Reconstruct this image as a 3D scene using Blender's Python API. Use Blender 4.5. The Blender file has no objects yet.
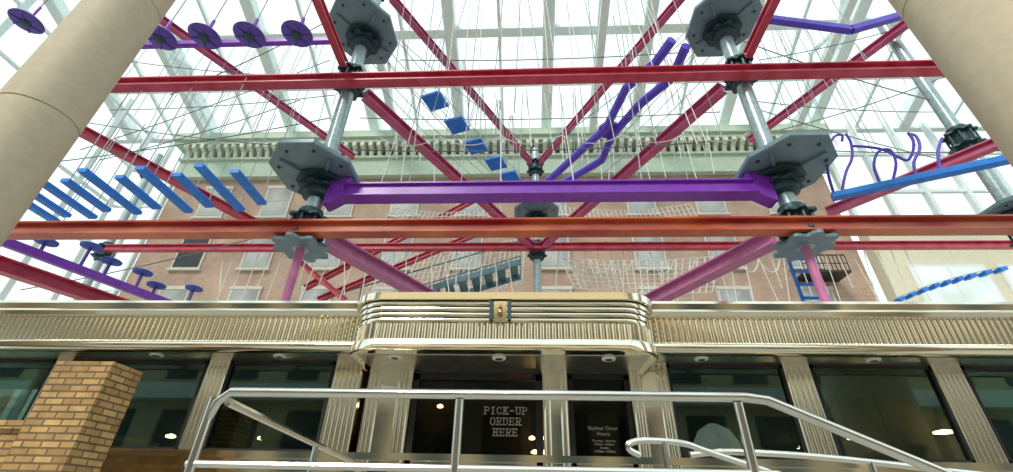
import bpy, bmesh, math, random
from mathutils import Vector, Matrix
random.seed(4)
S = bpy.context.scene
COL = S.collection
S.view_settings.view_transform = 'Standard'
R = math.radians
PI = math.pi
V = Vector
# ------------------------------------------------------------------ camera
F = 450.0
CAM = Vector((0, 0, 1.3))
CM = Matrix.Rotation(R(3), 3, 'Z') @ Matrix.Rotation(R(90 + 31.8), 3, 'X') @ Matrix.Rotation(R(1.3), 3, 'Z')
cd = bpy.data.cameras.new('camera'); cam = bpy.data.objects.new('camera', cd); COL.objects.link(cam)
cam.matrix_world = Matrix.Translation(CAM) @ CM.to_4x4()
cd.sensor_fit = 'HORIZONTAL'; cd.sensor_width = 36; cd.lens = F / 1013 * 36; cd.clip_end = 500
S.camera = cam
def ray(px, py): return CM @ Vector(((px - 506.5) / F, (236 - py) / F, -1))
def onY(px, py, Y): d = ray(px, py); return CAM + d * ((Y - CAM.y) / d.y)
def onZ(px, py, Z): d = ray(px, py); return CAM + d * ((Z - CAM.z) / d.z)
def onX(px, py, X): d = ray(px, py); return CAM + d * ((X - CAM.x) / d.x)
def onP(px, py, p, d):      # vertical plane through p along d
    n = d.cross(V((0, 0, 1))); r = ray(px, py); return CAM + r * ((p - CAM).dot(n) / r.dot(n))
# ------------------------------------------------------------------ materials
def mat(name, c, rough=.5, metal=0, var=.12, scale=6, emit=0, bump=0, stretch=None, c2=None):
    m = bpy.data.materials.new(name); m.use_nodes = True; nt = m.node_tree; b = nt.nodes['Principled BSDF']
    tc = nt.nodes.new('ShaderNodeTexCoord'); n = nt.nodes.new('ShaderNodeTexNoise')
    n.inputs['Scale'].default_value = scale; n.inputs['Detail'].default_value = 4
    if stretch:
        mp = nt.nodes.new('ShaderNodeMapping'); mp.inputs['Scale'].default_value = stretch
        nt.links.new(tc.outputs['Object'], mp.inputs[0]); nt.links.new(mp.outputs[0], n.inputs['Vector'])
    else: nt.links.new(tc.outputs['Object'], n.inputs['Vector'])
    r = nt.nodes.new('ShaderNodeValToRGB'); e = r.color_ramp.elements
    e[0].position = .35; e[1].position = .65
    e[0].color = tuple(x * (1 - var) for x in c) + (1,); e[1].color = (tuple(c2) if c2 else tuple(min(1, x * (1 + var)) for x in c)) + (1,)
    nt.links.new(n.outputs['Fac'], r.inputs[0]); nt.links.new(r.outputs[0], b.inputs['Base Color'])
    b.inputs['Roughness'].default_value = rough; b.inputs['Metallic'].default_value = metal
    if emit:
        nt.links.new(r.outputs[0], b.inputs['Emission Color']); b.inputs['Emission Strength'].default_value = emit
    if bump:
        bp = nt.nodes.new('ShaderNodeBump'); bp.inputs['Strength'].default_value = bump; bp.inputs['Distance'].default_value = .02
        nt.links.new(n.outputs['Fac'], bp.inputs['Height']); nt.links.new(bp.outputs[0], b.inputs['Normal'])
    return m
def brick(name, c1, c2, mortar, bw, bh, ms=.012, rough=.8, nscale=.6, lo=.75):
    m = bpy.data.materials.new(name); m.use_nodes = True; nt = m.node_tree; b = nt.nodes['Principled BSDF']
    tc = nt.nodes.new('ShaderNodeTexCoord'); sp = nt.nodes.new('ShaderNodeSeparateXYZ'); cb = nt.nodes.new('ShaderNodeCombineXYZ')
    ad = nt.nodes.new('ShaderNodeMath'); ad.operation = 'ADD'
    nt.links.new(tc.outputs['Object'], sp.inputs[0]); nt.links.new(sp.outputs[0], ad.inputs[0]); nt.links.new(sp.outputs[1], ad.inputs[1])
    nt.links.new(ad.outputs[0], cb.inputs[0]); nt.links.new(sp.outputs[2], cb.inputs[1])
    t = nt.nodes.new('ShaderNodeTexBrick'); t.inputs['Scale'].default_value = 1
    t.inputs['Brick Width'].default_value = bw; t.inputs['Row Height'].default_value = bh; t.inputs['Mortar Size'].default_value = ms
    t.inputs['Color1'].default_value = c1 + (1,); t.inputs['Color2'].default_value = c2 + (1,); t.inputs['Mortar'].default_value = mortar + (1,)
    nz = nt.nodes.new('ShaderNodeTexNoise'); nz.inputs['Scale'].default_value = nscale; nz.inputs['Detail'].default_value = 6; nt.links.new(tc.outputs['Object'], nz.inputs['Vector'])
    rp = nt.nodes.new('ShaderNodeValToRGB'); rp.color_ramp.elements[0].position = .3; rp.color_ramp.elements[1].position = .7
    rp.color_ramp.elements[0].color = (lo, lo, lo, 1); rp.color_ramp.elements[1].color = (1.1, 1.1, 1.1, 1); nt.links.new(nz.outputs['Fac'], rp.inputs[0])
    mx = nt.nodes.new('ShaderNodeMix'); mx.data_type = 'RGBA'; mx.blend_type = 'MULTIPLY'; mx.inputs[0].default_value = 1
    nt.links.new(cb.outputs[0], t.inputs['Vector']); nt.links.new(t.outputs['Color'], mx.inputs[6]); nt.links.new(rp.outputs[0], mx.inputs[7]); nt.links.new(mx.outputs[2], b.inputs['Base Color'])
    bp = nt.nodes.new('ShaderNodeBump'); bp.inputs['Strength'].default_value = .5; bp.inputs['Distance'].default_value = .01; bp.invert = True
    nt.links.new(t.outputs['Fac'], bp.inputs['Height']); nt.links.new(bp.outputs[0], b.inputs['Normal'])
    b.inputs['Roughness'].default_value = rough
    return m
def glassmat(name, tint, fac, rough=.02, k=.6):
    m = bpy.data.materials.new(name); m.use_nodes = True; nt = m.node_tree; nt.nodes.clear()
    o = nt.nodes.new('ShaderNodeOutputMaterial'); mx = nt.nodes.new('ShaderNodeMixShader'); t = nt.nodes.new('ShaderNodeBsdfTransparent'); g = nt.nodes.new('ShaderNodeBsdfGlossy')
    t.inputs[0].default_value = tint + (1,); g.inputs['Roughness'].default_value = rough; g.inputs[0].default_value = (.62, .92, .90, 1)
    lw = nt.nodes.new('ShaderNodeLayerWeight'); lw.inputs[0].default_value = .3
    ma = nt.nodes.new('ShaderNodeMath'); ma.operation = 'MULTIPLY_ADD'; ma.inputs[1].default_value = k; ma.inputs[2].default_value = fac
    nt.links.new(lw.outputs['Fresnel'], ma.inputs[0]); nt.links.new(ma.outputs[0], mx.inputs[0])
    nt.links.new(t.outputs[0], mx.inputs[1]); nt.links.new(g.outputs[0], mx.inputs[2]); nt.links.new(mx.outputs[0], o.inputs[0])
    return m
M = dict(
    red=mat('red_paint', (.52, .025, .065), .32, c2=(.58, .07, .13), scale=3), lowred=mat('red_with_orange_reflections', (.40, .025, .025), .2, c2=(.58, .14, .05), scale=.8, stretch=(1, 1, 4)),  # low beam red: orange-brown gloss reflections painted into the colour
    rose=mat('rose_lit_red', (.52, .06, .18), .35, c2=(.57, .11, .25), scale=3), mauve=mat('mauve_and_lit_red', (.54, .17, .38), .4),  # beams: red's pinkish lit look put into colour; legs are mauve themselves
    purple=mat('purple_paint', (.22, .035, .50), .3), violet=mat('dark_violet_plastic', (.12, .07, .42), .45), indigo=mat('indigo_paint', (.11, .06, .62), .4),
    discblue=mat('blue_violet_plastic', (.04, .10, .50), .45),
    blue=mat('blue_paint', (.006, .22, .85), .35), steel=mat('galvanised_steel', (.36, .46, .49), .3, .45, .15, 12),
    plate=mat('blue_grey_deck_plate', (.17, .27, .33), .42, .15, .08, 9), clamp=mat('dark_clamp_metal', (.035, .075, .09), .45, .4),
    rope=mat('white_rope', (.78, .81, .78), .8), grey=mat('grey_rope', (.42, .47, .48), .8), cable=mat('steel_cable', (.18, .22, .24), .5, .3),
    stain=mat('polished_stainless', (.88, .82, .68), .11, 1, .03, 1.2, bump=.06, stretch=(1, 1, 3)),
    brush=mat('brushed_stainless', (.62, .58, .50), .33, 1, .12, 8, stretch=(1, 1, .15)),
    rail=mat('rail_stainless', (.78, .77, .73), .16, 1, .05),
    stone=mat('cream_stone', (.54, .47, .35), .65, 0, .05, 9, bump=.05), brick=brick('rose_brick', (.46, .28, .19), (.56, .36, .26), (.55, .46, .39), .24, .08),
    tanbrick=brick('tan_brick', (.72, .47, .19), (.44, .25, .10), (.20, .14, .08), .15, .052, .008, .35, 7, .7),
    warmglow=mat('warm_glow_cream', (.88, .72, .46), .7, emit=.5), rearwall=mat('rear_wall_tan', (.62, .50, .34), .7), store=mat('rear_glazing', (.04, .08, .085), .3, 0, .5, .6),
    cream=mat('cream_render', (.76, .72, .56), .8, 0, .05), cornice=mat('pale_green_paint', (.52, .64, .52), .7, 0, .06), bracket=mat('cream_green_paint', (.70, .76, .64), .7, 0, .05),
    trimstone=mat('pale_window_trim', (.66, .62, .55), .7, 0, .06),
    white=mat('white_paint', (.80, .83, .80), .6, 0, .04), frame=mat('pale_roof_frame', (.84, .96, .97), .5, 0, .06),
    black=mat('black_metal', (.012, .012, .014), .4), glass=glassmat('diner_glass', (.55, .62, .56), .06), doorglass=glassmat('door_glass', (.55, .52, .45), .012, .02, .3),
    farglass=mat('far_glass_with_reflections', (.28, .30, .30), .1, 0, .5, .35, c2=(.54, .56, .54)), darkglass=mat('far_dark_glass', (.03, .03, .035), .2), brightglass=mat('glowing_window_glass', (.70, .80, .80), .15, 0, .15, .5, emit=.25),  # far glass: reflections put into colour; bright glass: glow added for brightness
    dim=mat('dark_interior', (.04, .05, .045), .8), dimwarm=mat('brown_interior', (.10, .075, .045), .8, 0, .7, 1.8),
    letter=mat('white_lettering_glow', (.52, .50, .44), .6, emit=.02), faint=mat('faint_lettering', (.40, .39, .35), .6), redletter=mat('brown_lettering', (.20, .07, .04), .6),  # door lettering glows slightly, brightness added in the material
    lamp=mat('lamp_glow', (1, .70, .36), .5, emit=16), lampw=mat('lamp_shade_white', (.80, .86, .82), .5, emit=.35), bronze=mat('bronze_metal', (.50, .36, .18), .3, 1),
    seat=mat('brown_vinyl', (.13, .06, .035), .35), wood=mat('brown_wood', (.20, .11, .05), .5),
    floor=mat('plaza_paving', (.48, .45, .40), .5, 0, .1, 2), deck=mat('concrete_deck', (.4, .39, .36), .7), stair=mat('blue_grey_stair_steel', (.11, .22, .27), .5, .2))
# ------------------------------------------------------------------ mesh builder
class MB:
    def __init__(s): s.v = []; s.f = []
    def add(s, vs, fs):
        o = len(s.v); s.v += [Vector(v) for v in vs]; s.f += [tuple(i + o for i in f) for f in fs]; return s
    def extr(s, poly, p, q, up=Vector((0, 0, 1))):
        p = Vector(p); q = Vector(q); d = (q - p).normalized()
        if abs(d.dot(up)) > .99: up = Vector((0, 1, 0))
        a = d.cross(up).normalized(); u = a.cross(d); n = len(poly)
        vs = [p + a * x + u * y for x, y in poly] + [q + a * x + u * y for x, y in poly]
        fs = [(i, (i + 1) % n, n + (i + 1) % n, n + i) for i in range(n)] + [tuple(range(n))[::-1], tuple(range(n, 2 * n))]
        return s.add(vs, fs)
    def bar(s, p, q, w, h):
        w /= 2; h /= 2; c = min(w, h) * .18
        return s.extr([(-w + c, -h), (w - c, -h), (w, -h + c), (w, h - c), (w - c, h), (-w + c, h), (-w, h - c), (-w, -h + c)], p, q)
    def ibeam(s, p, q, w, h, t=.035):
        w /= 2; h /= 2; k = t * .8
        return s.extr([(-w, -h), (w, -h), (w, -h + t), (k, -h + t), (k, h - t), (w, h - t), (w, h), (-w, h), (-w, h - t), (-k, h - t), (-k, -h + t), (-w, -h + t)], p, q)
    def box(s, x0, x1, y0, y1, z0, z1):
        return s.add([(x, y, z) for z in (z0, z1) for y in (y0, y1) for x in (x0, x1)], [(0, 2, 3, 1), (4, 5, 7, 6), (0, 1, 5, 4), (2, 6, 7, 3), (0, 4, 6, 2), (1, 3, 7, 5)])
    def prism(s, poly, z0, z1):
        n = len(poly)
        return s.add([(x, y, z0) for x, y in poly] + [(x, y, z1) for x, y in poly], [(i, (i + 1) % n, n + (i + 1) % n, n + i) for i in range(n)] + [tuple(range(n))[::-1], tuple(range(n, 2 * n))])
    def prismy(s, poly, y0, y1):
        n = len(poly)
        return s.add([(x, y0, z) for x, z in poly] + [(x, y1, z) for x, z in poly], [(i, (i + 1) % n, n + (i + 1) % n, n + i) for i in range(n)] + [tuple(range(n))[::-1], tuple(range(n, 2 * n))])
    def prismx(s, poly, x0, x1):
        n = len(poly)
        return s.add([(x0, y, z) for y, z in poly] + [(x1, y, z) for y, z in poly], [(i, (i + 1) % n, n + (i + 1) % n, n + i) for i in range(n)] + [tuple(range(n))[::-1], tuple(range(n, 2 * n))])
    def loft(s, rings):
        n = len(rings[0]); vs = [p for r in rings for p in r]
        fs = [(k * n + i, k * n + (i + 1) % n, (k + 1) * n + (i + 1) % n, (k + 1) * n + i) for k in range(len(rings) - 1) for i in range(n)]
        fs += [tuple(range(n))[::-1], tuple(range((len(rings) - 1) * n, len(rings) * n))]
        return s.add(vs, fs)
    def tube(s, pts, r, n=6):
        pts = [Vector(p) for p in pts]; vs = []; fs = []; a = None
        for i, p in enumerate(pts):
            d = (pts[min(i + 1, len(pts) - 1)] - pts[max(i - 1, 0)]).normalized()
            if a is None: a = d.cross(Vector((0, 0, 1)) if abs(d.z) < .9 else Vector((1, 0, 0))).normalized()
            a = (a - d * a.dot(d)).normalized(); b = d.cross(a)
            vs += [p + a * (r * math.cos(2 * PI * k / n)) + b * (r * math.sin(2 * PI * k / n)) for k in range(n)]
        for i in range(len(pts) - 1):
            for k in range(n): fs.append((i * n + k, i * n + (k + 1) % n, (i + 1) * n + (k + 1) % n, (i + 1) * n + k))
        fs += [tuple(range(n))[::-1], tuple(range((len(pts) - 1) * n, len(pts) * n))]
        return s.add(vs, fs)
    def lathe(s, prof, c, n=24):
        cx, cy = c; vs = []; fs = []
        for r, z in prof: vs += [(cx + r * math.cos(2 * PI * k / n), cy + r * math.sin(2 * PI * k / n), z) for k in range(n)]
        for i in range(len(prof) - 1):
            for k in range(n): fs.append((i * n + k, i * n + (k + 1) % n, (i + 1) * n + (k + 1) % n, (i + 1) * n + k))
        fs += [tuple(range(n))[::-1], tuple(range((len(prof) - 1) * n, len(prof) * n))]
        return s.add(vs, fs)
    def build(s, name, m, parent=None, origin=None, smooth=False, label=None):
        base = Vector(origin) if origin is not None else Vector((0, 0, 0)); p = parent
        if parent:
            base = Vector((0, 0, 0))
            while p: base += p.location; p = p.parent
        me = bpy.data.meshes.new(name); me.from_pydata([v - base for v in s.v], [], s.f)
        bm = bmesh.new(); bm.from_mesh(me); bmesh.ops.recalc_face_normals(bm, faces=bm.faces); bm.to_mesh(me); bm.free()
        if smooth:
            me.polygons.foreach_set('use_smooth', [True] * len(me.polygons)); me.set_sharp_from_angle(angle=R(40))
        me.materials.append(M[m]); o = bpy.data.objects.new(name, me); COL.objects.link(o)
        if parent: o.parent = parent
        else: o.location = base
        if label: o['label'] = label
        return o
def tag(o, label, cat, group=None):
    o['label'] = label; o['category'] = cat
    if group: o['group'] = group
    return o
def thing(name, label, cat, loc, group=None):
    o = bpy.data.objects.new(name, None); COL.objects.link(o); o.location = loc; o.empty_display_size = .1
    return tag(o, label, cat, group)
def dup(root, loc, label):
    def cp(o, par):
        c = o.copy(); COL.objects.link(c)
        if par: c.parent = par
        for ch in o.children: cp(ch, c)
        return c
    r = cp(root, None); r.location = loc; r['label'] = label; return r
def struct(o): o['kind'] = 'structure'; return o
def text(name, body, size, p, m, parent, align='CENTER', space=1.0):
    c = bpy.data.curves.new('t', 'FONT'); c.body = body; c.size = size; c.align_x = align; c.space_line = space; c.extrude = .001
    o = bpy.data.objects.new('t', c); COL.objects.link(o); bpy.context.view_layer.update()
    me = bpy.data.meshes.new_from_object(o.evaluated_get(bpy.context.evaluated_depsgraph_get())); bpy.data.objects.remove(o)
    base = Vector((0, 0, 0)); q = parent
    while q: base += q.location; q = q.parent
    me.transform(Matrix.Translation(Vector(p) - base) @ Matrix.Rotation(R(90), 4, 'X')); me.materials.clear(); me.materials.append(M[m])
    t = bpy.data.objects.new(name, me); COL.objects.link(t); t.parent = parent; return t
# slab-serif capitals drawn as strokes
ST = [(.15, 0), (.15, 1)]; PB = [(.15, 1), (.5, 1), (.62, .88), (.62, .62), (.5, .5), (.15, .5)]
GL = {'P': ([ST, PB], [(.15, 0), (.15, 1)]), 'I': ([[(.36, 0), (.36, 1)]], [(.36, 0), (.36, 1)]),
      'C': ([[(.62, .78), (.5, .98), (.25, .98), (.1, .8), (.1, .2), (.25, .02), (.5, .02), (.62, .22)]], []),
      'K': ([ST, [(.15, .42), (.58, 1)], [(.32, .62), (.6, 0)]], [(.15, 0), (.15, 1), (.58, 1), (.6, 0)]),
      'U': ([[(.12, 1), (.12, .2), (.25, .02), (.47, .02), (.6, .2), (.6, 1)]], [(.12, 1), (.6, 1)]),
      'O': ([[(.25, 0), (.48, 0), (.64, .2), (.64, .8), (.48, 1), (.25, 1), (.1, .8), (.1, .2), (.25, 0)]], []),
      'R': ([ST, PB, [(.35, .5), (.6, 0)]], [(.15, 0), (.15, 1), (.62, 0)]), 'D': ([ST, [(.15, 1), (.42, 1), (.62, .8), (.62, .2), (.42, 0), (.15, 0)]], [(.08, 0), (.08, 1)]),
      'E': ([ST, [(.15, 1), (.6, 1), (.6, .8)], [(.15, .5), (.5, .5)], [(.15, 0), (.62, 0), (.62, .22)]], [(.1, 0), (.1, 1)]),
      'H': ([ST, [(.58, 0), (.58, 1)], [(.15, .5), (.58, .5)]], [(.15, 0), (.15, 1), (.58, 0), (.58, 1)]), '-': ([[(.15, .48), (.55, .48)]], [])}
def serif_text(b, word, cx, y, z, size, sx=1.05):
    adv = .84; x0 = cx - len(word) * adv * size * sx / 2; t = .06
    for i, ch in enumerate(word):
        lines, ser = GL[ch]
        f = lambda p: (x0 + (i * adv + p[0]) * size * sx, z + p[1] * size)
        segs = [(a, c) for l in lines for a, c in zip(l, l[1:])] + [((p[0] - .16, p[1]), (p[0] + .16, p[1])) for p in ser]
        for a, c in segs:
            a = V(f(a)); c = V(f(c)); d = (c - a).normalized(); nn = V((-d.y, d.x)) * t * size; e = d * t * size * .8
            b.prismy([tuple(a - e - nn), tuple(c + e - nn), tuple(c + e + nn), tuple(a - e + nn)], y, y + .002)
ORD = ['first', 'second', 'third', 'fourth', 'fifth', 'sixth', 'seventh', 'eighth', 'ninth', 'tenth', 'eleventh']
# ------------------------------------------------------------------ world + sun
w = bpy.data.worlds.new('world'); S.world = w; w.use_nodes = True; nt = w.node_tree; bg = nt.nodes['Background']
tc = nt.nodes.new('ShaderNodeTexCoord'); sp = nt.nodes.new('ShaderNodeSeparateXYZ'); rp = nt.nodes.new('ShaderNodeValToRGB')
e = rp.color_ramp.elements; e[0].position = 0; e[0].color = (.22, .25, .25, 1); e[1].position = .25; e[1].color = (.86, 1, 1, 1)
nt.links.new(tc.outputs['Generated'], sp.inputs[0]); nt.links.new(sp.outputs[2], rp.inputs[0]); nt.links.new(rp.outputs[0], bg.inputs[0]); bg.inputs[1].default_value = 1.3
sd = bpy.data.lights.new('sun', 'SUN'); sd.energy = 2.4; sd.angle = R(14); sd.color = (1, .93, .80)
so = bpy.data.objects.new('sun', sd); COL.objects.link(so); so.rotation_euler = (R(48), 0, R(-26)); so.location = (0, -5, 30)
# ------------------------------------------------------------------ setting
struct(MB().box(-40, 40, -16, 40, -.2, 0).build('floor', 'floor'))
bw = struct(MB().box(-30, 30, -12.5, -12, 0, 13.5).build('wall_back', 'rearwall'))
b = MB()
for i in range(20): b.box(-29 + i * 3, -27.3 + i * 3, -12, -11.95, .4, 5.2)
b.build('storefront_glass', 'store', bw)
MB().box(-30, 30, -12, -11.4, 5.6, 6.3).build('balcony_slab', 'white', bw)
b = MB()
for i in range(20): b.box(-29.5 + i * 3, -28.0 + i * 3, -12, -11.95, 6.6, 9.2)
b.build('upper_glass', 'store', bw)
MB().box(-30, 30, -12, -11.6, 9.5, 10.9).build('reflection_glow_band', 'warmglow', bw)  # unseen glowing band, added to give the stainless warm reflections
b = MB()
for i in range(15): b.box(-29.5 + i * 4, -27.2 + i * 4, -12, -11.95, 11.2, 13)
b.build('top_glass', 'store', bw)
# skylight: rafters and purlins
ridge = (4, 31); eave = (23.2, 24.2); back = (-12.2, 25)
ce = struct(MB().bar((-30, ridge[0], ridge[1]), (36, ridge[0], ridge[1]), .5, .6).bar((-30, eave[0], eave[1]), (36, eave[0], eave[1]), .4, .5).build('ceiling', 'frame'))
for i in range(22):
    x = -28.6 + i * 3.0; big = i % 2 == 0
    b = MB()
    for (a, c) in ((eave, ridge), (ridge, back)):
        b.bar((x, a[0], a[1]), (x, c[0], c[1]), .7 if big else .18, .8 if big else .25)
    b.build('rafter', 'frame', ce)
for k in range(1, 6):
    t = k / 6; y = eave[0] + (ridge[0] - eave[0]) * t; z = eave[1] + (ridge[1] - eave[1]) * t
    MB().bar((-30, y, z + .1), (36, y, z + .1), .6 if k % 2 == 0 else .14, .5 if k % 2 == 0 else .18).build('purlin', 'frame', ce)
for x in (-22, -8.8, 4.4, 17.6):
    b = MB(); lo = lambda t: (x, eave[0] + (ridge[0] - eave[0]) * t, eave[1] - 1.5 + (ridge[1] - eave[1] - 1.0) * t)
    hi = lambda t: (x, eave[0] + (ridge[0] - eave[0]) * t, eave[1] + (ridge[1] - eave[1]) * t)
    b.bar(lo(0), lo(1), .45, .4)
    for k in range(8):
        t0 = k / 8; t1 = (k + 1) / 8
        b.bar(lo(t0) if k % 2 else hi(t0), hi(t1) if k % 2 else lo(t1), .2, .2)
    b.build('truss', 'frame', ce)
# left glazed wall and rear glazed returns
wl = struct(MB().box(-27.3, -26.9, -12, 23, 0, .6).build('wall_left', 'frame'))
for k in range(15): MB().bar((-27, -11 + k * 2.4, .5), (-27, -11 + k * 2.4, 25), .24, .36).build('mullion', 'frame', wl)
for k in range(8): MB().bar((-27, -12, 3 + k * 3), (-27, 23, 3 + k * 3), .16, .18).build('transom', 'frame', wl)
MB().bar((-25.3, 23, .2), (-25.3, 23, 24.2), .2, .3).build('mullion', 'frame', wl); MB().bar((-23.9, 23, .2), (-23.9, 23, 24.2), .2, .3).build('mullion', 'frame', wl)
for k in range(8): MB().bar((-27, 23, 3 + k * 3), (-23.7, 23, 3 + k * 3), .14, .16).build('transom', 'frame', wl)
# right cream wall with windows and glazing above
x0 = 19.2
wr = struct(MB().box(x0, 34, 22.3, 23, 0, 15.6).build('wall_right', 'cream'))
MB().box(x0 - .1, 34, 22.1, 22.35, 15.3, 15.9).build('parapet', 'white', wr)
for k in range(3):
    xa = x0 + 1.2 + k * 4.6
    wf = MB().box(xa, xa + 4.0, 22.22, 22.32, 9.4, 13.2).build('window_frame', 'white', wr)
    MB().box(xa + .15, xa + 1.92, 22.19, 22.23, 9.6, 13.0).box(xa + 2.08, xa + 3.85, 22.19, 22.23, 9.6, 13.0).build('pane', 'brightglass', wf)  # panes glow by themselves to look bright
for k in range(7): MB().bar((19.4 + k * 2.4, 22.8, 15.6), (19.4 + k * 2.4, 22.8, 24.3), .26, .36).build('mullion', 'frame', wr)
for z in (18.5, 21.5): MB().bar((19, 22.8, z), (34, 22.8, z), .2, .24).build('transom', 'frame', wr)
# ------------------------------------------------------------------ brick building
YB = 23.0; XL = -23.6; XR = 18.8
bb = thing('brick_building', 'rose brick building with pale green bracketed cornice behind the ropes course', 'building', (0, YB, 0))
MB().box(XL, XR, YB, YB + 6, 0, 22.6).build('wall', 'brick', bb)
MB().box(XL - .05, XR + .05, YB - .06, YB, 16.3, 16.55).build('string_course', 'cornice', bb)
co = MB().box(XL - .2, XR + .2, YB - .25, YB, 20.3, 21.6).box(XL - .6, XR + .6, YB - .95, YB + .2, 22.55, 22.85).box(XL - .75, XR + .75, YB - 1.15, YB + .2, 22.85, 23.4).box(XL - .3, XR + .3, YB - .4, YB, 20.1, 20.35).box(XL - .3, XR + .3, YB - .45, YB, 21.6, 21.75).box(XL - .25, XR + .25, YB - .3, YB, 22.3, 22.6).build('cornice', 'cornice', bb)
br0 = None
for k in range(76):
    x = XL + .3 + k * .558
    if br0 is None:
        pr = [(YB - .2 + a, z) for a, z in [(0, 21.75), (-.22, 21.78), (-.38, 22.15), (-.75, 22.25), (-.75, 22.56), (0, 22.56)]]
        br0 = MB().prismx(pr, x - .13, x + .13).build('bracket', 'bracket', co); bx0 = x
    else:
        c = br0.copy(); COL.objects.link(c); c.parent = co; c.location = (x - bx0, 0, 0)
WX = [-20.3, -16.1, -11.9, -7.7, -3.5, 1.6, 7.1, 11.3, 15.6]
w0 = None
for zc in (7.4, 10.9, 14.5, 18.2):
    for x in WX:
        if w0 is None:
            b = MB(); b.box(x - .9, x + .9, YB - .1, YB + .02, zc - 1.15, zc + 1.15).box(x - 1.0, x + 1.0, YB - .2, YB, zc - 1.27, zc - 1.13).box(x - .95, x + .95, YB - .14, YB, zc + 1.1, zc + 1.3)
            w0 = b.build('window', 'trimstone', bb); wp = (x, zc)
            MB().box(x - .78, x + .78, YB - .13, YB - .1, zc + .05, zc + 1.04).box(x - .78, x + .78, YB - .125, YB - .1, zc - 1.04, zc - .05).build('pane', 'farglass', w0)
        else:
            c = w0.copy(); COL.objects.link(c); c.parent = bb; c.location = (x - wp[0], 0, zc - wp[1])
            g = w0.children[0].copy(); COL.objects.link(g); g.parent = c
            if zc == 14.5 and x == -20.3: g.data = g.data.copy(); g.data.materials[0] = M['darkglass']
# fire escape balcony
p0 = onY(806, 272, YB - 1.2); p1 = onY(852, 272, YB - 1.2); zf = p0.z
fe = thing('fire_escape', 'small black iron balcony on the brick building near the blue ladder', 'balcony', (p0.x, YB, zf))
MB().box(p0.x, p1.x, YB - 1.2, YB - .02, zf, zf + .12).build('floor_grate', 'black', fe)
b = MB()
for k in range(12):
    x = p0.x + (p1.x - p0.x) * k / 11; b.tube([(x, YB - 1.15, zf), (x, YB - 1.15, zf + 1.05)], .03, 4)
b.bar((p0.x, YB - 1.15, zf + 1.05), (p1.x, YB - 1.15, zf + 1.05), .06, .06).bar((p0.x, YB - 1.15, zf + .55), (p1.x, YB - 1.15, zf + .55), .04, .04)
b.build('railing', 'black', fe)
# ------------------------------------------------------------------ ropes course: poles
Z1, Z2, Z3 = 5.82, 9.99, 14.16
AL = (-4.15, 7.0); AR = (4.87, 7.0); PC = (.4, 15.1)
def octo(c, r, rot=PI / 8, sy=1): return [(c[0] + r * math.cos(rot + k * PI / 4), c[1] + sy * r * math.sin(rot + k * PI / 4)) for k in range(8)]
def lobed(c, r): return [(c[0] + r * (1 + .13 * math.cos(8 * a)) * math.cos(a), c[1] + r * (1 + .13 * math.cos(8 * a)) * math.sin(a)) for a in [2 * PI * k / 64 for k in range(64)]]
def pole(c, label, plats, joints, top=15.2, r=.15, z0=0):
    t = thing('steel_pole', label, 'pole', (c[0], c[1], 0), 'poles of the ropes course')
    MB().lathe([(r, z0), (r, top)], c, 20).build('shaft', 'steel', t, smooth=True)
    if z0: MB().lathe([(.075, 0), (.075, z0)], c, 16).build('leg', 'mauve', t, smooth=True, label='slim mauve leg')
    MB().lathe([(.3, 0), (.3, .04), (.2, .06), (.2, .2)], c, 20).build('base', 'steel', t, smooth=True)
    for z in joints:
        j = MB().lathe([(r + .02, z - .42), (r + .07, z - .4), (r + .07, z + .4), (r + .02, z + .42)], c, 16).build('collar', 'clamp', t, smooth=True)
        b = MB().prism(lobed(c, .34), z - .24, z - .19).prism(lobed(c, .34), z + .19, z + .24)
        for k in range(8):
            a = k * PI / 4; b.tube([(c[0] + .29 * math.cos(a), c[1] + .29 * math.sin(a), z - .28), (c[0] + .29 * math.cos(a), c[1] + .29 * math.sin(a), z + .28)], .028, 6)
        b.build('flange', 'clamp', j)
    for z, rr, dx in plats:
        cc = (c[0] + dx, c[1] - .12); sy = 1.2
        o = MB().loft([[(x, y, z) for x, y in octo(cc, rr * .97, sy=sy)], [(x, y, z + .02) for x, y in octo(cc, rr, sy=sy)], [(x, y, z + .10) for x, y in octo(cc, rr, sy=sy)]]).build('platform', 'plate', t)
        b = MB()
        for k in range(4):
            a = k * PI / 2 + PI / 4; b.bar((c[0] + .15 * math.cos(a), c[1] + .15 * math.sin(a), z - .03), (cc[0] + rr * .8 * math.cos(a), cc[1] + rr * .9 * math.sin(a), z - .03), .05, .06)
        b.build('rib', 'plate', o)
        MB().prism(octo(c, .46), z - .13, z - .07).prism(lobed(c, .36), z - .30, z - .25).build('flange_plate', 'clamp', o)
        for k in range(8):
            a = k * PI / 4 + PI / 8; MB().lathe([(.03, z - .03), (.034, z - .005), (.025, z)], (cc[0] + rr * .78 * math.cos(a), cc[1] + sy * rr * .78 * math.sin(a)), 8).build('bolt', 'clamp', o)
        MB().lathe([(r + .02, z - .5), (r + .12, z - .45), (r + .12, z - .1), (r + .05, z)], c, 16).build('platform_hub', 'clamp', o, smooth=True)
    return t
pl = pole(AL, 'front left grey steel pole carrying two octagonal platforms', [(7.0, .86, -.06), (11.7, .86, 0)], [Z1, Z2, Z3], z0=Z1 - .45)
pr_ = pole(AR, 'front right grey steel pole carrying two octagonal platforms', [(7.0, .86, .06), (11.7, .86, 0)], [Z1, Z2, Z3], z0=Z1 - .45)
pc = pole(PC, 'central rear grey steel pole with a single platform seen between the front poles', [(11.6, .95, 0)], [Z1, Z2, Z3])
for c, p in ((AL, pl), (AR, pr_)):
    MB().prism(lobed(c, .46), Z1 - .44, Z1 - .38).build('lower_plate', 'plate', p)
pole((-17, 15.1), 'distant steel pole with clamped beam joint at the far left', [], [Z2, Z3], 15.2, .14)
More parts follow.
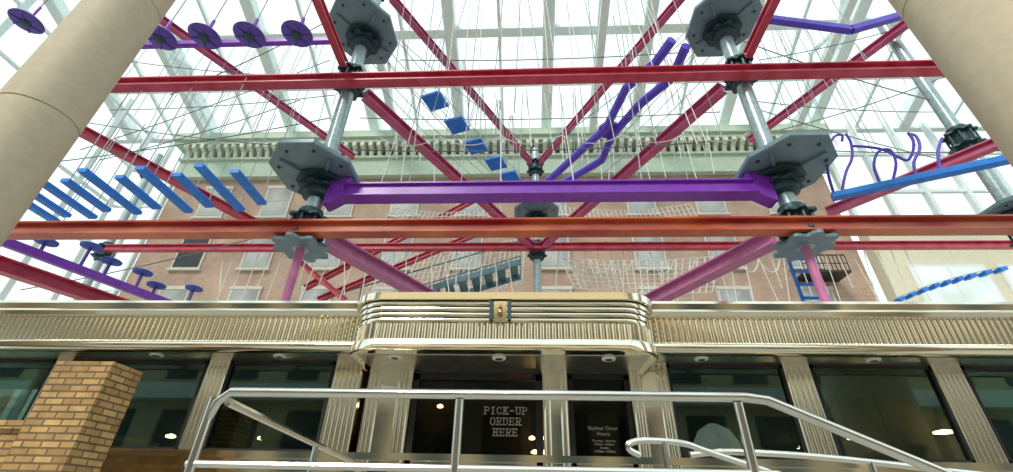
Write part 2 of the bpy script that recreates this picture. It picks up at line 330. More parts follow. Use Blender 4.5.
pole((11.6, 9.3), 'right-hand steel pole partly behind the right stone column', [(7.6, .75, 0)], [Z2, 7.1], 15.2, .15)
# ------------------------------------------------------------------ beams
def beam(p, q, label, m='red', w=.24, h=.26, name='steel_beam', grp='beams of the ropes course', t0=0, t1=0):
    p = Vector(p); q = Vector(q); d = (q - p).normalized(); p = p + d * t0; q = q - d * t1
    b = MB().ibeam(p, q, w, h); o = b.build(name, m, origin=p); tag(o, label, 'beam', grp); return o
TR = .45
YA = 6.68; ZA1 = 5.62; ZA2 = 9.64
beam((-14, YA, ZA1), (14, YA, ZA1), 'long red beam crossing the whole view just above the diner roof', 'lowred', .24, .27)
beam((onY(85, 88, YA).x, YA, ZA2), (13, YA, ZA2), 'long red beam crossing the upper view between the two stone columns')
beam((-16.7, 14.78, Z2), (24, 14.78, Z2), 'thinner far red beam crossing behind in front of the brick building')
beam((*AL, Z1), (*PC, Z1), 'mauve beam slanting from left pole down to the diner canopy', 'mauve', .3, .3, t0=TR, t1=TR)
beam((*AR, Z1), (*PC, Z1), 'mauve beam slanting from right pole down to the diner canopy', 'mauve', .3, .3, t0=TR, t1=TR)
beam((*AL, Z2), (*PC, Z2), 'rose beam running from left pole back to the central pole below blue squares', 'rose', t0=TR, t1=TR)
beam((*AR, Z2), (*PC, Z2), 'rose beam running from right pole back to the central pole', 'rose', t0=TR, t1=TR)
beam((*AL, Z3), (*PC, Z3), 'top left rose beam descending to the head of the central pole', 'rose', .2, .22, t0=TR, t1=TR)
beam((*AR, Z3), (*PC, Z3), 'top right rose beam descending to the head of the central pole', 'rose', .2, .22, t0=TR, t1=TR)
beam((AL[0], 6.5, Z2), (AL[0], -4, Z2), 'short red beam coming forward overhead from left pole', w=.16, h=.2)
beam((AR[0], 6.5, Z2), (AR[0], -4, Z2), 'short red beam coming forward overhead from right pole', w=.16, h=.2)
def line(a, b, z, e0, e1):
    p = onZ(*a, z); q = onZ(*b, z); d = q - p; return p - d * e0, q + d * e1
beam(*line((80, 130), (240, 215), Z2, .15, .35), 'red beam slanting down from the left stone column above the blue bars')
beam(*line((0, 265), (105, 300), Z1, .1, .6), 'red beam low at the far left dipping behind the diner roof', 'red', .3, .32)
beam(*line((165, 22), (330, 140), Z3, .2, .2), 'rose beam at upper left passing under the purple discs', 'rose', .2, .22)
beam(*line((895, 32), (790, 110), Z3, .2, .5), 'rose beam at upper right slanting toward the right stone column', 'rose', .22, .24)
beam(*line((990, 146), (845, 205), 7.4, .4, .15), 'slim rose beam behind the blue plank beam rising toward the right stone column', 'rose', .18, .2)
# purple bridge beam with flared end brackets
xa, xb = AL[0] + .24, AR[0] - .24; zc = 6.66
t = thing('bridge_beam', 'broad purple beam spanning between the two front poles', 'beam', (xa, 7, zc))
b = MB().prismy([(xa + .3, zc - .13), (xb - .3, zc - .13), (xb - .3, zc + .13), (xa + .3, zc + .13)], 6.9, 7.1)
b.box(xa + .3, xb - .3, 6.84, 7.16, zc - .15, zc - .12).box(xa + .3, xb - .3, 6.84, 7.16, zc + .12, zc + .15); b.build('span', 'purple', t)
for x, s in ((xa, 1), (xb, -1)):
    MB().prismy([(x, zc - .34), (x + s * .06, zc - .34), (x + s * .34, zc - .15), (x + s * .34, zc + .15), (x + s * .42, zc + .31), (x, zc + .31)], 6.86, 7.14).build('end_bracket', 'purple', t)
# far-left purple beam with small discs
P, Q = line((0, 240), (165, 302), Z1, .2, .3)
o = MB().bar(P, Q, .15, .18).build('balance_beam', 'purple', origin=P); tag(o, 'purple balance beam at the far left carrying small disc steps', 'beam')
for i, (px, py) in enumerate([(38, 243), (78, 247), (102, 262), (134, 273), (151, 286), (185, 289)]):
    c = onZ(px, 240 + px * .376, Z1); zt = max(onY(px, py, c.y).z, Z1 + .3)
    m0 = thing('disc_step', 'small blue disc step on the far left purple beam, %s counting from the left' % ORD[i], 'step', c, 'small disc steps on the purple beam')
    MB().lathe([(.035, Z1 + .09), (.035, zt)], (c.x, c.y), 8).build('stem', 'violet', m0, smooth=True)
    MB().lathe([(.08, zt - .03), (.21, zt - .01), (.22, zt + .03), (.19, zt + .05)], (c.x, c.y), 16).build('disc', 'discblue', m0, smooth=True)
# upper-left purple discs and beam
P = onY(138, 46, 7.8); Q = onY(338, 40, 7.8); Q.z = P.z = (P.z + Q.z) / 2
tag(MB().bar(P, Q, .15, .18).build('balance_beam', 'purple', origin=P), 'purple balance beam under the four large hanging discs at upper left', 'beam')
m0 = None
for i, px in enumerate([160, 205, 250, 298, 26]):
    c = onY(px, 38 - i * 2 if i < 4 else 22, 7.4)
    lab = 'large violet disc swing at upper left, ' + (ORD[i] + ' rightward from the left stone column' if i < 4 else 'in the corner left of the left stone column')
    if m0 is None:
        zz = c.z; cx, cy = c.x, c.y
        m0 = thing('disc_swing', lab, 'swing', c, 'large hanging discs at upper left')
        MB().lathe([(.34, zz - .035), (.38, zz - .02), (.42, zz + .02), (.40, zz + .06), (.1, zz + .08)], (cx, cy), 24).build('disc', 'violet', m0, smooth=True)
        MB().lathe([(.05, zz - .10), (.13, zz - .085), (.15, zz - .035)], (cx, cy), 16).build('hub', 'clamp', m0, smooth=True)
        b = MB()
        for k in range(6): a = k * PI / 3; b.bar((cx + .12 * math.cos(a), cy + .12 * math.sin(a), zz - .05), (cx + .37 * math.cos(a), cy + .37 * math.sin(a), zz - .04), .03, .04)
        b.build('rib', 'indigo', m0)
        MB().tube([(cx, cy, zz + .05), (cx, cy, zz + .75)], .045, 8).build('post', 'purple', m0)
        MB().tube([(cx, cy, zz + .75), (cx, cy, zz + 3)], .016, 5).build('rope', 'cable', m0)
    else: dup(m0, (c.x, c.y, zz if i < 4 else c.z), lab)
# blue bars left of left pole
m0 = {}
bars = [(249, 188, 0), (221, 189, 1), (194, 191, 0), (166, 191, 1), (139, 193, 0), (112, 193, 1), (87, 196, 0), (65, 198, 1), (46, 202, 0), (36, 209, 1)]
for i, (px, py, big) in enumerate(bars):
    c = onZ(px, py, 7.0); L = .76 if big else .55
    lab = '%s blue step bar hanging left of the left pole, %s counting from that pole' % ('long' if big else 'short', ORD[i])
    if big not in m0:
        t = thing('step_bar', lab, 'step bar', c, 'blue hanging step bars')
        MB().bar(c - V((0, L, 0)), c + V((0, L, 0)), .19, .09).build('plank', 'blue', t)
        for s in (-1, 1): MB().tube([c + V((0, s * L * .85, .05)), c + V((0, s * L * .85, 2.9))], .014, 4).build('rope', 'grey', t)
        m0[big] = t
    else: dup(m0[big], c, lab)
# blue squares
m0 = None
for i, (px, py) in enumerate([(435, 102), (457, 126), (476, 147), (496, 164), (510, 178)]):
    c = onZ(px, py, 11.0)
    lab = 'blue square stepping board left of centre, %s counting down from the top' % ORD[i]
    an = (.45, .45 + PI / 2, .45 + PI, .45 + 1.5 * PI)
    if m0 is None:
        m0 = thing('square_step', lab, 'step', c, 'blue square stepping boards')
        h = .38; MB().prism([(c.x + h * 1.05 * math.cos(a), c.y + h * 1.05 * math.sin(a)) for a in an], c.z, c.z + .07).build('board', 'blue', m0)
        for a in an:
            MB().tube([c + V((h * math.cos(a), h * math.sin(a), .05)), c + V((.05 * math.cos(a), .05 * math.sin(a), 3.0))], .013, 4).build('rope', 'grey', m0)
    else: dup(m0, c, lab)
# purple zigzag bridge (right of centre)
z = 10.9
za = [(672, 40), (656, 62), (626, 88), (606, 128), (586, 146), (545, 184)]; zb_ = [(686, 46), (672, 78), (640, 104), (613, 134), (602, 160), (562, 184)]
c = onZ(609, 131, z)
zt = thing('zigzag_bridge', 'purple kinked double-rail bridge between right pole and central pole', 'bridge', c)
for pts in (za, zb_):
    ps = [onZ(*q, z) for q in pts]; MB().tube(ps, .12, 8).build('rail', 'indigo', zt, smooth=True)
MB().prism(octo((c.x, c.y), .32), z, z + .1).build('centre_plate', 'violet', zt)
for pts in (za, zb_):
    for k in (1, 2, 4): p = onZ(*pts[k], z); MB().tube([p, p + V((0, 0, 3.2))], .014, 4).build('rope', 'grey', zt)
# upper right shallow V beam
ps = [onY(q[0], q[1], 7.6) for q in [(752, 17), (851, 30), (900, 16), (940, 6)]]
t = thing('balance_beam', 'blue-violet shallow V-shaped balance beam at upper right beside the upper platform', 'beam', ps[0])
for a, c in zip(ps, ps[1:]): MB().bar(a, c, .17, .2).build('rail', 'indigo', t)
for p in ps: MB().tube([p, p + V((0, 0, 2.6))], .014, 4).build('rope', 'grey', t)
# right blue beam and purple loops
P = onZ(832, 197, 6.3); Q = onZ(1000, 161, 6.3); d = (Q - P).normalized()
tag(MB().bar(P, Q + (Q - P) * .3, .16, .12).build('plank_beam', 'blue', origin=P), 'long blue plank beam rising from right pole to the right stone column', 'beam')
def smooth_pts(p, n=4):
    out = []
    for i in range(len(p) - 1):
        a, b_, c_, d_ = p[max(i - 1, 0)], p[i], p[i + 1], p[min(i + 2, len(p) - 1)]
        for k in range(n):
            t = k / n; out.append(.5 * ((2 * b_) + (c_ - a) * t + (2 * a - 5 * b_ + 4 * c_ - d_) * t * t + (3 * b_ - a - 3 * c_ + d_) * t ** 3))
    return out + [p[-1]]
loops = [[(834, 194), (828, 172), (828, 150), (834, 137), (842, 135), (842, 141)],
         [(842, 191), (846, 172), (852, 158), (851, 143), (846, 134)],
         [(852, 146), (868, 147), (884, 150), (900, 158), (908, 160), (913, 151), (913, 140), (908, 133)],
         [(916, 176), (914, 162), (920, 148), (916, 136), (908, 134)],
         [(880, 183), (874, 166), (878, 152), (890, 150), (896, 163), (893, 180)],
         [(940, 171), (938, 152), (942, 138)]]
for i, l in enumerate(loops):
    ps = smooth_pts([onP(x, y, P, d) for x, y in l])
    tag(MB().tube(ps, .024, 6).build('hand_loop', 'indigo', origin=ps[0], smooth=True), 'thin purple wavy pipe over the right blue beam, ' + ['hooked one nearest right pole', 'single upright nearest right pole', 'long level one linking the uprights', 'tall hooked one further right', 'closed hoop in the middle', 'short straight post furthest right'][i], 'hand loop', 'purple wavy pipes')
# blue ladder
P = onY(783, 244, 8); B0 = onY(795, 310, 8); zl = B0.z - .8
t = thing('rope_ladder', 'blue ladder hanging below the right front platform', 'ladder', (P.x, 8, zl))
xs = (P.x, P.x + .36)
for x in xs: MB().bar((x, 8, zl), (x, 8, P.z + .5), .05, .05).build('side_rail', 'blue', t)
k = zl + .2
while k < P.z + .4: MB().bar((xs[0], 8, k), (xs[1], 8, k), .05, .05).build('rung', 'blue', t); k += .28
# low blue plank bridge far right
pts = [onY(px, py, 14) for px, py in [(895, 302), (930, 288), (965, 278), (1010, 268)]]
t = thing('blue_plank_bridge', 'row of small blue slats on a rope low at the right before the cream wall', 'bridge', pts[0])
for a, b_ in zip(pts, pts[1:]):
    for k in range(3): MB().bar(a.lerp(b_, k / 3 + .04), a.lerp(b_, k / 3 + .19), .3, .12).build('plank', 'blue', t)
MB().tube([p + V((0, 0, .1)) for p in pts], .015, 5).build('rope', 'grey', t)
# staircase in the background
P = onY(385, 302, 16); Q = onY(520, 262, 16)
t = thing('staircase', 'blue-grey steel staircase rising right behind the diner canopy', 'staircase', P)
P2 = P - (Q - P) * .5
for yy in (0, 1.3): MB().bar(P2 + V((0, yy, 0)), Q + V((0, yy, 0)), .08, .24).build('stringer', 'stair', t)
for k in range(15):
    c = P2.lerp(Q, (k + .5) / 15)
    MB().box(c.x - .17, c.x + .17, 16, 17.3, c.z + .08, c.z + .15).build('tread', 'stair', t)
for yy in (0, 1.3): MB().tube([P2 + V((0, yy, 1)), Q + V((0, yy, 1))], .03, 6).build('handrail', 'stair', t)
for k in range(6):
    for yy in (0, 1.3):
        c = P2.lerp(Q, k / 5) + V((0, yy, 0)); MB().tube([c, c + V((0, 0, 1))], .025, 5).build('baluster', 'stair', t)
beam(onY(305, 288, 15.5), onY(478, 198, 15.5), 'inclined red beam left of centre above the steel staircase, upper of the pair', w=.2, h=.2)
beam(onY(318, 300, 15.75), onY(505, 222, 15.75), 'inclined red beam left of centre above the steel staircase, lower of the pair', w=.2, h=.2)
beam(onY(300, 262, 15.25), onY(345, 300, 15.25), 'short red beam crossing the foot of the inclined red pair', w=.2, h=.2)
# nets
def net(corners, nu, nv, label, sag=.0, r=.018):
    a, b_, c_, d_ = corners; m = MB()
    pt = lambda u, v: (a.lerp(b_, u)).lerp(d_.lerp(c_, u), v) + V((0, sag * math.sin(PI * u), -sag * math.sin(PI * u)))
    for i in range(nu + 1): m.tube([pt(i / nu, j / 8) for j in range(9)], r, 4)
    for j in range(nv + 1): m.tube([pt(i / 16, j / nv) for i in range(17)], r, 4)
    tag(m.build('cargo_net', 'rope', origin=a), label, 'net')
net([onY(385, 256, 17.7), onY(525, 238, 17.7), onY(522, 285, 17.7), onY(360, 304, 17.7)], 30, 9, 'white rope cargo net behind the steel staircase left of the central pole', .1, .02)
net([onY(560, 258, 14.4), onY(720, 256, 14.4), onY(712, 292, 14.4), onY(575, 288, 14.4)], 22, 7, 'loose white rope net right of the central pole', .1, .018)
net([onY(560, 206, 14.0), onY(690, 204, 14.0), onY(700, 222, 14.0), onY(565, 224, 14.0)], 28, 4, 'narrow white rope net just above the long lower red beam right of centre', .15, .017)
net([onY(395, 208, 14.0), onY(500, 206, 14.0), onY(505, 224, 14.0), onY(380, 224, 14.0)], 24, 4, 'narrow white rope net just above the long lower red beam left of centre', .15, .017)
# hanging ropes and cables
def rope(p, q, sag=0, r=.011, name='hanging_rope', label='', m='rope', grp=None, cat='rope'):
    p = Vector(p); q = Vector(q); n = 10 if sag else 1; pts = [p.lerp(q, k / n) + V((0, 0, -sag * 4 * (k / n) * (1 - k / n))) for k in range(n + 1)]
    return tag(MB().tube(pts, r, 4).build(name, m, origin=p), label, cat, grp)
U = random.uniform
for i in range(28):
    x = -3.1 + i * .265 + U(-.08, .08)
    rope((x + U(-.5, .5), 7.4, 14.5), (x, 7.02, random.choice((zc + .15, zc + 1.2, zc + 2.2, Z2 + .15))), 0, .012, label='thin pale rope dropping past upper red beam toward the broad purple beam', grp='thin ropes between the front poles', m=random.choice(('rope', 'grey')))
for i in range(54):
    x = -12 + i * .49
    if abs(x - .4) < .8: continue
    rope((x, 15.0, Z2 - .1), (x + U(-.5, .5), 15.0, Z2 - U(1.6, 3.6)), 0, .019, label='thin white rope hanging from the thinner far red beam', grp='ropes under the far beam')
for i in range(10):
    x = 1.6 + i * .75
    rope((x, 14.6, 9.3), (x + .75, 14.6, 9.3), .5, .022, 'rope_swag', 'sagging white rope swag below the far red beam right of the central pole', grp='rope swags below the far beam')
for i in range(6):
    x = AL[0] + 1 + i * 1.3
    rope((x, 7.05, 8.2), (x + 1.3, 7.05, 8.2), .25, .014, 'rope_swag', 'sagging white rope swag above the broad purple beam', grp='rope swags over the purple beam')
for s, A_ in (('left', AL), ('right', AR)):
    e_ = 1 if s == 'right' else -1
    for h in (12.0, 12.5, 13.2):
        for sd_ in (0, .8):
            rope((A_[0] + e_ * sd_, 7.4, h), (PC[0] + e_ * (.3 + sd_), 14.8, h), .35, .014, 'handline', 'sagging grey handline strung from the %s pole back to the central pole' % s, 'grey', 'handlines to the central pole from the %s' % s)
for i in range(20):
    px = 120 + i * 11 + U(-4, 4); p = onY(px, U(80, 150), 9.5)
    rope((p.x + U(-.4, .4), 9.5, 15.5), p, 0, .013, label='long thin grey rope hanging between left stone column and left pole', m='grey', grp='ropes left of the left pole')
for i in range(20):
    px = 765 + i * 8 + U(-4, 4); p = onY(px, U(80, 160), 9.5)
    rope((p.x + U(-.4, .4), 9.5, 15.5), p, 0, .013, label='long thin grey rope hanging between right pole and right stone column', m='grey', grp='ropes right of the right pole')
for i in range(22):
    px = 555 + i * 7.5 + U(-3, 3); p = onY(px, U(150, 200), 13)
    rope((p.x + U(-.6, .6), 13, 16.5), p, 0, .016, label='long thin pale rope hanging around the purple kinked bridge', m=random.choice(('rope', 'grey')), grp='ropes around the kinked bridge')
for i in range(16):
    px = 375 + i * 9.5 + U(-3, 3); p = onY(px, U(150, 200), 13)
    rope((p.x + U(-.6, .6), 13, 16.5), p, 0, .016, label='long thin pale rope hanging around the blue square boards', m=random.choice(('rope', 'grey')), grp='ropes around the blue squares')
CB = [((0, 168), (330, 118), 8.0, 'steel cable crossing from left stone column to left pole'), ((60, 118), (340, 150), 9.0, 'steel cable sloping down from the left stone column to the left platform'),
      ((745, 145), (1013, 150), 8.0, 'steel cable running level from right platform to right column'), ((400, 60), (690, 52), 8.2, 'steel cable strung between the two upper platforms'),
      ((170, 95), (330, 20), 8.4, 'steel cable slanting up to the upper left platform'), ((740, 40), (930, 100), 8.4, 'steel cable slanting down from the upper right platform'),
      ((355, 150), (735, 140), 7.3, 'steel cable strung between the poles above the purple beam'), ((400, 40), (535, 150), 11, 'steel cable running from upper left platform to the central pole'),
      ((690, 35), (545, 148), 11, 'steel cable running from upper right platform to the central pole'), ((100, 160), (300, 100), 9.5, 'steel cable rising right above the blue bars'),
      ((120, 60), (330, 78), 9, 'steel cable nearly level under the violet disc swings'), ((760, 60), (925, 20), 9, 'steel cable rising toward the top right corner'),
      ((360, 118), (720, 112), 8.5, 'steel cable strung level halfway between the two long upper beams'), ((780, 130), (960, 70), 9.5, 'steel cable rising right behind the purple wavy pipes'),
      ((20, 290), (300, 225), 10, 'steel cable rising from the lower left to the left pole joint'), ((80, 150), (330, 60), 10, 'steel cable rising steeply right across the left red slanting beam'),
      ((760, 110), (990, 170), 10, 'steel cable falling right toward the right-hand pole'), ((110, 110), (335, 95), 9.8, 'steel cable nearly level just below the long upper beam at left'),
      ((745, 100), (940, 112), 9.8, 'steel cable nearly level just below the long upper beam at right')]
for a, b_, Y, lab in CB: rope(onY(*a, Y), onY(*b_, Y), .15, .017, 'steel_cable', lab, 'cable', 'cables of the ropes course', 'cable')
# ------------------------------------------------------------------ stone columns
def scol(c, r, label, ph=0):
    t = thing('stone_column', label, 'column', (c[0], c[1], 0), 'stone columns')
    z = .5 + ph; prof = [(r, .5)]
    while z < 25:
        prof += [(r, z + .012), (r, z + 2.388), (r - .012, z + 2.39), (r - .012, z + 2.41)]; z += 2.4
    MB().lathe(prof, c, 48).build('shaft', 'stone', t, smooth=True)
    MB().lathe([(r + .12, 0), (r + .12, .4), (r, .52)], c, 48).build('base', 'stone', t, smooth=True)
az = R(-58.3); scol((7 * math.sin(az), 7 * math.cos(az)), .40, 'round tan stone column at the left edge')
az = R(58.0); scol((5.5 * math.sin(az), 5.5 * math.cos(az)), .48, 'round tan stone column at the right edge', .9)
# ------------------------------------------------------------------ diner
YF, YW = 4.4, 4.75; DX0, DX1 = -7.6, 6.6; ZS = 2.66; ZT = 3.2
dn = thing('diner', 'stainless steel diner with fluted fascia, dark windows and rounded entrance canopy', 'diner', (0, YF, 0))
xw = lambda px, py=410: onY(px, py, YW).x
MB().box(DX0, DX1, YF - .02, 6.6, 3.12, 3.2).build('roof', 'brush', dn)
pf = [(YF + .02, 3.03), (YF - .05, 3.04), (YF - .07, 3.08), (YF - .05, 3.11), (YF - .06, 3.17), (YF - .03, 3.21), (YF + .05, 3.22), (YF + .05, 3.03)]
MB().prismx(pf, DX0, DX1).build('fascia_coping', 'stain', dn)
pf = [(YF + .03, 2.77), (YF - .035, 2.77), (YF - .06, 2.755), (YF - .075, 2.73), (YF - .075, 2.70), (YF - .06, 2.675), (YF - .03, 2.66), (YF + .03, 2.66)]
MB().prismx(pf, DX0, DX1).build('fascia_ledge', 'stain', dn, smooth=True)
def flute_pts(x0, x1, per, amp):
    k = max(1, round((x1 - x0) / per)); return [(x0 + (x1 - x0) * i / (k * 6), amp * abs(math.sin(PI * i / 6))) for i in range(k * 6 + 1)]
def fluted(b, x0, x1, y, z0, z1, per=.06, amp=.024, back=.06):
    p = flute_pts(x0, x1, per, amp); n = len(p)
    vs = [(x, y - a, z0) for x, a in p] + [(x, y - a, z1) for x, a in p]
    b.add(vs, [(i, i + 1, n + i + 1, n + i) for i in range(n - 1)]); b.box(x0, x1, y, y + back, z0, z1); return b
fluted(MB(), DX0, DX1, YF, 2.76, 3.04).build('fluted_fascia', 'stain', dn, smooth=True)
MB().box(DX0, DX1, YF, YW + .05, ZS, ZS + .04).build('soffit', 'brush', dn)
b = MB().box(DX0, DX1, YW - .03, YW + .12, .6, 1.72)
for k in range(8): b.box(DX0, DX1, YW - .05, YW - .03, .7 + k * .13, .76 + k * .13)
b.box(DX0, DX1, YW - .09, YW + .1, 1.72, 1.78); b.build('sill_wall', 'stain', dn)
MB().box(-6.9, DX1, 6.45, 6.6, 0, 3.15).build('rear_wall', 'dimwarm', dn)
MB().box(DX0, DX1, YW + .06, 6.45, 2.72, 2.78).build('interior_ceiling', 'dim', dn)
MB().box(DX0, DX1, YW - .02, 6.5, 0, .6).build('base', 'deck', dn)
MB().box(DX0, DX0 + .1, YW, 6.5, .6, 1.5).box(DX0, DX0 + .1, YW, 6.5, 2.64, 3.1).box(DX0, DX0 + .1, YW + .7, YW + .78, 1.5, 2.64).box(DX0, DX0 + .1, 6.4, 6.5, 1.5, 2.64).build('side_wall', 'stain', dn)
MB().box(DX1 - .1, DX1, YW, 6.5, .6, 3.1).build('side_wall', 'stain', dn)
pil = [(205, 22), (342, 30), (808, 28), (964, 30)]
pxs = []
for px, wd in pil:
    a = xw(px - wd / 2); c = xw(px + wd / 2); pxs.append((a, c)); fluted(MB(), a, c, YW - .03, 1.76, ZS, .05, .02).build('pilaster', 'stain', dn, smooth=True)
dl = pxs[0][0] - 1.55; extra = [(dl - .18, dl), (dl - 1.9, dl - 1.72), (pxs[3][1] + 1.3, pxs[3][1] + 1.48)]
for a, c in extra: fluted(MB(), a, c, YW - .03, 1.76, ZS, .05, .02).build('pilaster', 'stain', dn, smooth=True)
vx0, vx1 = xw(365), xw(672)
wins = [(extra[1][1], extra[0][0]), (extra[0][1], pxs[0][0]), (pxs[0][1], pxs[1][0]), (vx1, pxs[2][0]), (pxs[2][1], pxs[3][0]), (pxs[3][1], extra[2][0])]
def framed(name, a, c, z0, z1, y, m, t=.035, parent=dn, gm='glass'):
    b = MB().box(a, a + t, y - .03, y + .03, z0, z1).box(c - t, c, y - .03, y + .03, z0, z1).box(a, c, y - .03, y + .03, z1 - t, z1).box(a, c, y - .03, y + .03, z0, z0 + t)
    o = b.build(name, m, parent); MB().box(a + t, c - t, y - .004, y + .004, z0 + t, z1 - t).build('pane', gm, o); return o
for a, c in wins: framed('window', a, c, 1.77, ZS, YW, 'black')
x1, x2, x3, x4 = xw(410), xw(543), xw(568), xw(632)
for a, c in ((vx0, x1), (x2, x3), (x4, vx1)):
    b = MB().box(a, c, YW - .05, YW + .06, .6, ZS); wd = c - a
    fluted(b, a + .01, a + wd * .3, YW - .06, .62, ZS - .02, .045, .018, .02); fluted(b, c - wd * .3, c - .01, YW - .06, .62, ZS - .02, .045, .018, .02)
    b.build('jamb_panel', 'stain', dn, smooth=True)
MB().box(x1, x2, YW - .05, YW + .05, ZS - .12, ZS).box(x3, x4, YW - .05, YW + .05, ZS - .12, ZS).build('door_head', 'black', dn)
door = framed('door', x1 + .01, x2 - .01, .62, ZS - .12, YW, 'black', .06, gm='doorglass')
MB().tube([(x1 + .12, YW - .03, 1.5), (x1 + .12, YW - .09, 1.5), (x1 + .12, YW - .09, 1.05), (x1 + .12, YW - .03, 1.05)], .014, 8).build('handle', 'rail', door)
MB().box(x1 + .05, x2 - .05, YW - .045, YW - .02, 2.30, 2.35).build('transom_bar', 'black', door)
pt = onY(506, 414, YW - .01)
b = MB()
for i, wd in enumerate(('PICK-UP', 'ORDER', 'HERE')): serif_text(b, wd, pt.x, YW - .008, pt.z - i * .10, .064, 1.18)
b.build('lettering', 'letter', door)
pt = onY(519, 378, YW - .06); text('head_lettering', 'STEP-UP', .07, (pt.x, YW - .056, pt.z), 'redletter', door)
sl = framed('side_light', x3 + .01, x4 - .01, .62, ZS - .12, YW, 'black', .045, gm='doorglass')
pt = onY(603, 430, YW - .01)
text('lettering', 'Skyliner Diner\nHours', .05, (pt.x, YW - .008, pt.z), 'faint', sl)
text('hours_lettering', 'Thursday - Saturday\n9:00am - 3:00pm\nSunday\n11:00am - 3:00pm', .028, (pt.x, YW - .008, pt.z - .105), 'faint', sl, space=1.1)
# canopy
YC = 3.95; cx0 = onY(348, 345, YC + .15).x; cx1 = onY(659, 345, YC + .15).x
def rrect(x0, x1, y0, y1, r, flute=None):
    pts = [(x1, y1), (x0, y1)]; front = []
    for k in range(13): a = PI + k * PI / 24; front.append((x0 + r + r * math.cos(a), y0 + r + r * math.sin(a)))
    for k in range(13): a = 1.5 * PI + k * PI / 24; front.append((x1 - r + r * math.cos(a), y0 + r + r * math.sin(a)))
    if flute:
        per, amp = flute; dense = []; s = 0
        for i in range(len(front) - 1):
            p, q = V(front[i]), V(front[i + 1]); L = (q - p).length; k = max(1, int(L / (per / 6))); nn = V((q.y - p.y, -(q.x - p.x))).normalized()
            for j in range(k):
                ss = s + L * j / k; pp = p.lerp(q, j / k) + nn * amp * abs(math.sin(PI * ss / per)); dense.append((pp.x, pp.y))
            s += L
        front = dense + [front[-1]]
    return pts + front
def layer(prof):          # stacked band: (outset, z) profile swept round the canopy plan
    return MB().loft([[(x, y, z) for x, y in rrect(cx0 - o, cx1 + o, YC - o, YF + .3, .32 + o)] for o, z in prof])
cn = layer([(-.05, 2.56), (-.05, 3.05)]).build('canopy', 'stain', dn, smooth=True)
layer([(.0, 3.03), (.03, 3.035), (.03, 3.105), (.0, 3.12)]).build('canopy_cap', 'stain', cn, smooth=True)
for k in range(4):
    z = 2.815 + k * .053; o_ = -.03 + k * .008
    layer([(-.045, z), (o_, z + .002), (o_ + .004, z + .024), (o_, z + .046), (-.045, z + .048)]).build('trim_band', 'stain', cn, smooth=True)
MB().prism(rrect(cx0 + .04, cx1 - .04, YC + .04, YF + .3, .28, (.055, .02)), 2.655, 2.815).build('fluted_band', 'stain', cn, smooth=True)
layer([(-.05, 2.555), (.005, 2.56), (.012, 2.565), (.012, 2.645), (.005, 2.655), (-.03, 2.66)]).build('canopy_ledge', 'stain', cn, smooth=True)
MB().box(cx0 + .1, cx1 - .1, YC + .15, YW, 2.55, 2.64).build('canopy_soffit', 'brush', cn)
pt = onY(500, 318, YC - .02)
em = thing('canopy_emblem', 'small bronze fitting with narrow plates at the middle of the canopy front', 'emblem', (pt.x, YC, 2.83))
for s in (-1, 1): MB().box(pt.x + s * .085 - .016, pt.x + s * .085 + .016, YC - .03, YC + .03, 2.83, 3.02).build('side_plate', 'clamp', em)
MB().box(pt.x - .06, pt.x + .06, YC - .012, YC + .03, 2.83, 3.02).build('back_plate', 'stain', em)
MB().lathe([(.01, 2.86), (.022, 2.88), (.025, 2.91), (.012, 2.93), (.02, 2.95), (.008, 2.98)], (pt.x, YC - .025), 12).build('knob', 'bronze', em, smooth=True)
# downlights
m0 = None
for px, py, z, lab in [(390, 351, 2.55, 'downlight under the canopy at its left end'), (498, 352, 2.55, 'downlight under the canopy over the door'), (612, 352, 2.55, 'downlight under the canopy at its right end'), (155, 354, ZS, 'downlight in the soffit above the brick pier'), (280, 356, ZS, 'downlight in the soffit left of the canopy'), (702, 358, ZS, 'downlight in the soffit just right of the canopy'), (875, 359, ZS, 'downlight in the soffit toward the right stone column')]:
    c = onZ(px, py, z)
    c.y = max(c.y, YF + .12 if z == ZS else YC + .22)
    lab = 'small round silver ' + lab
    if m0 is None:
        m0 = thing('downlight', lab, 'light', c, 'round downlights')
        MB().lathe([(.06, z - .014), (.066, z - .005), (.066, z + .01)], (c.x, c.y), 20).build('trim_ring', 'white', m0, smooth=True)
        MB().lathe([(.035, z - .018), (.035, z - .013)], (c.x, c.y), 16).build('lens', 'clamp', m0)
    else: dup(m0, c, lab)
# lamps inside
c = onY(715, 438, 5.7)
m0 = thing('pendant_lamp', 'large pale dome pendant lamp behind the window just right of the entrance', 'lamp', c)
MB().lathe([(.26, c.z - .16), (.25, c.z - .06), (.17, c.z + .08), (.05, c.z + .15)], (c.x, c.y), 24).build('shade', 'lampw', m0, smooth=True)
MB().tube([(c.x, c.y, c.z + .14), (c.x, c.y, 2.72)], .012, 6).build('cord', 'black', m0)
for i, (px, py, r) in enumerate([(945, 434, .11), (852, 440, .05), (990, 446, .09), (795, 449, .07), (440, 408, .04), (532, 440, .04), (170, 438, .06), (262, 440, .06), (900, 462, .1), (535, 454, .05)]):
    c = onY(px, py, 6.2); lab = 'small warm glowing lamp hanging inside the diner, ' + ['behind the far right window, brighter', 'behind the window right of centre, left part', 'beside the rightmost pilaster', 'right of the large pale dome', 'left of the door lettering', 'right of the bottom line of door lettering', 'behind the window beside the brick pier', 'behind the window left of the entrance', 'lowest behind the far right window', 'lowest in the door, right of its lettering'][i]
    m0 = thing('glow_lamp', lab, 'lamp', c, 'small warm lamps in the diner')
    MB().lathe([(r * .4, c.z), (r, c.z + .01), (r, c.z + .03), (r * .2, c.z + .05)], (c.x, c.y), 16).build('shade', 'lamp', m0, smooth=True)
    MB().tube([(c.x, c.y, c.z + .04), (c.x, c.y, 2.72)], .008, 5).build('cord', 'black', m0)
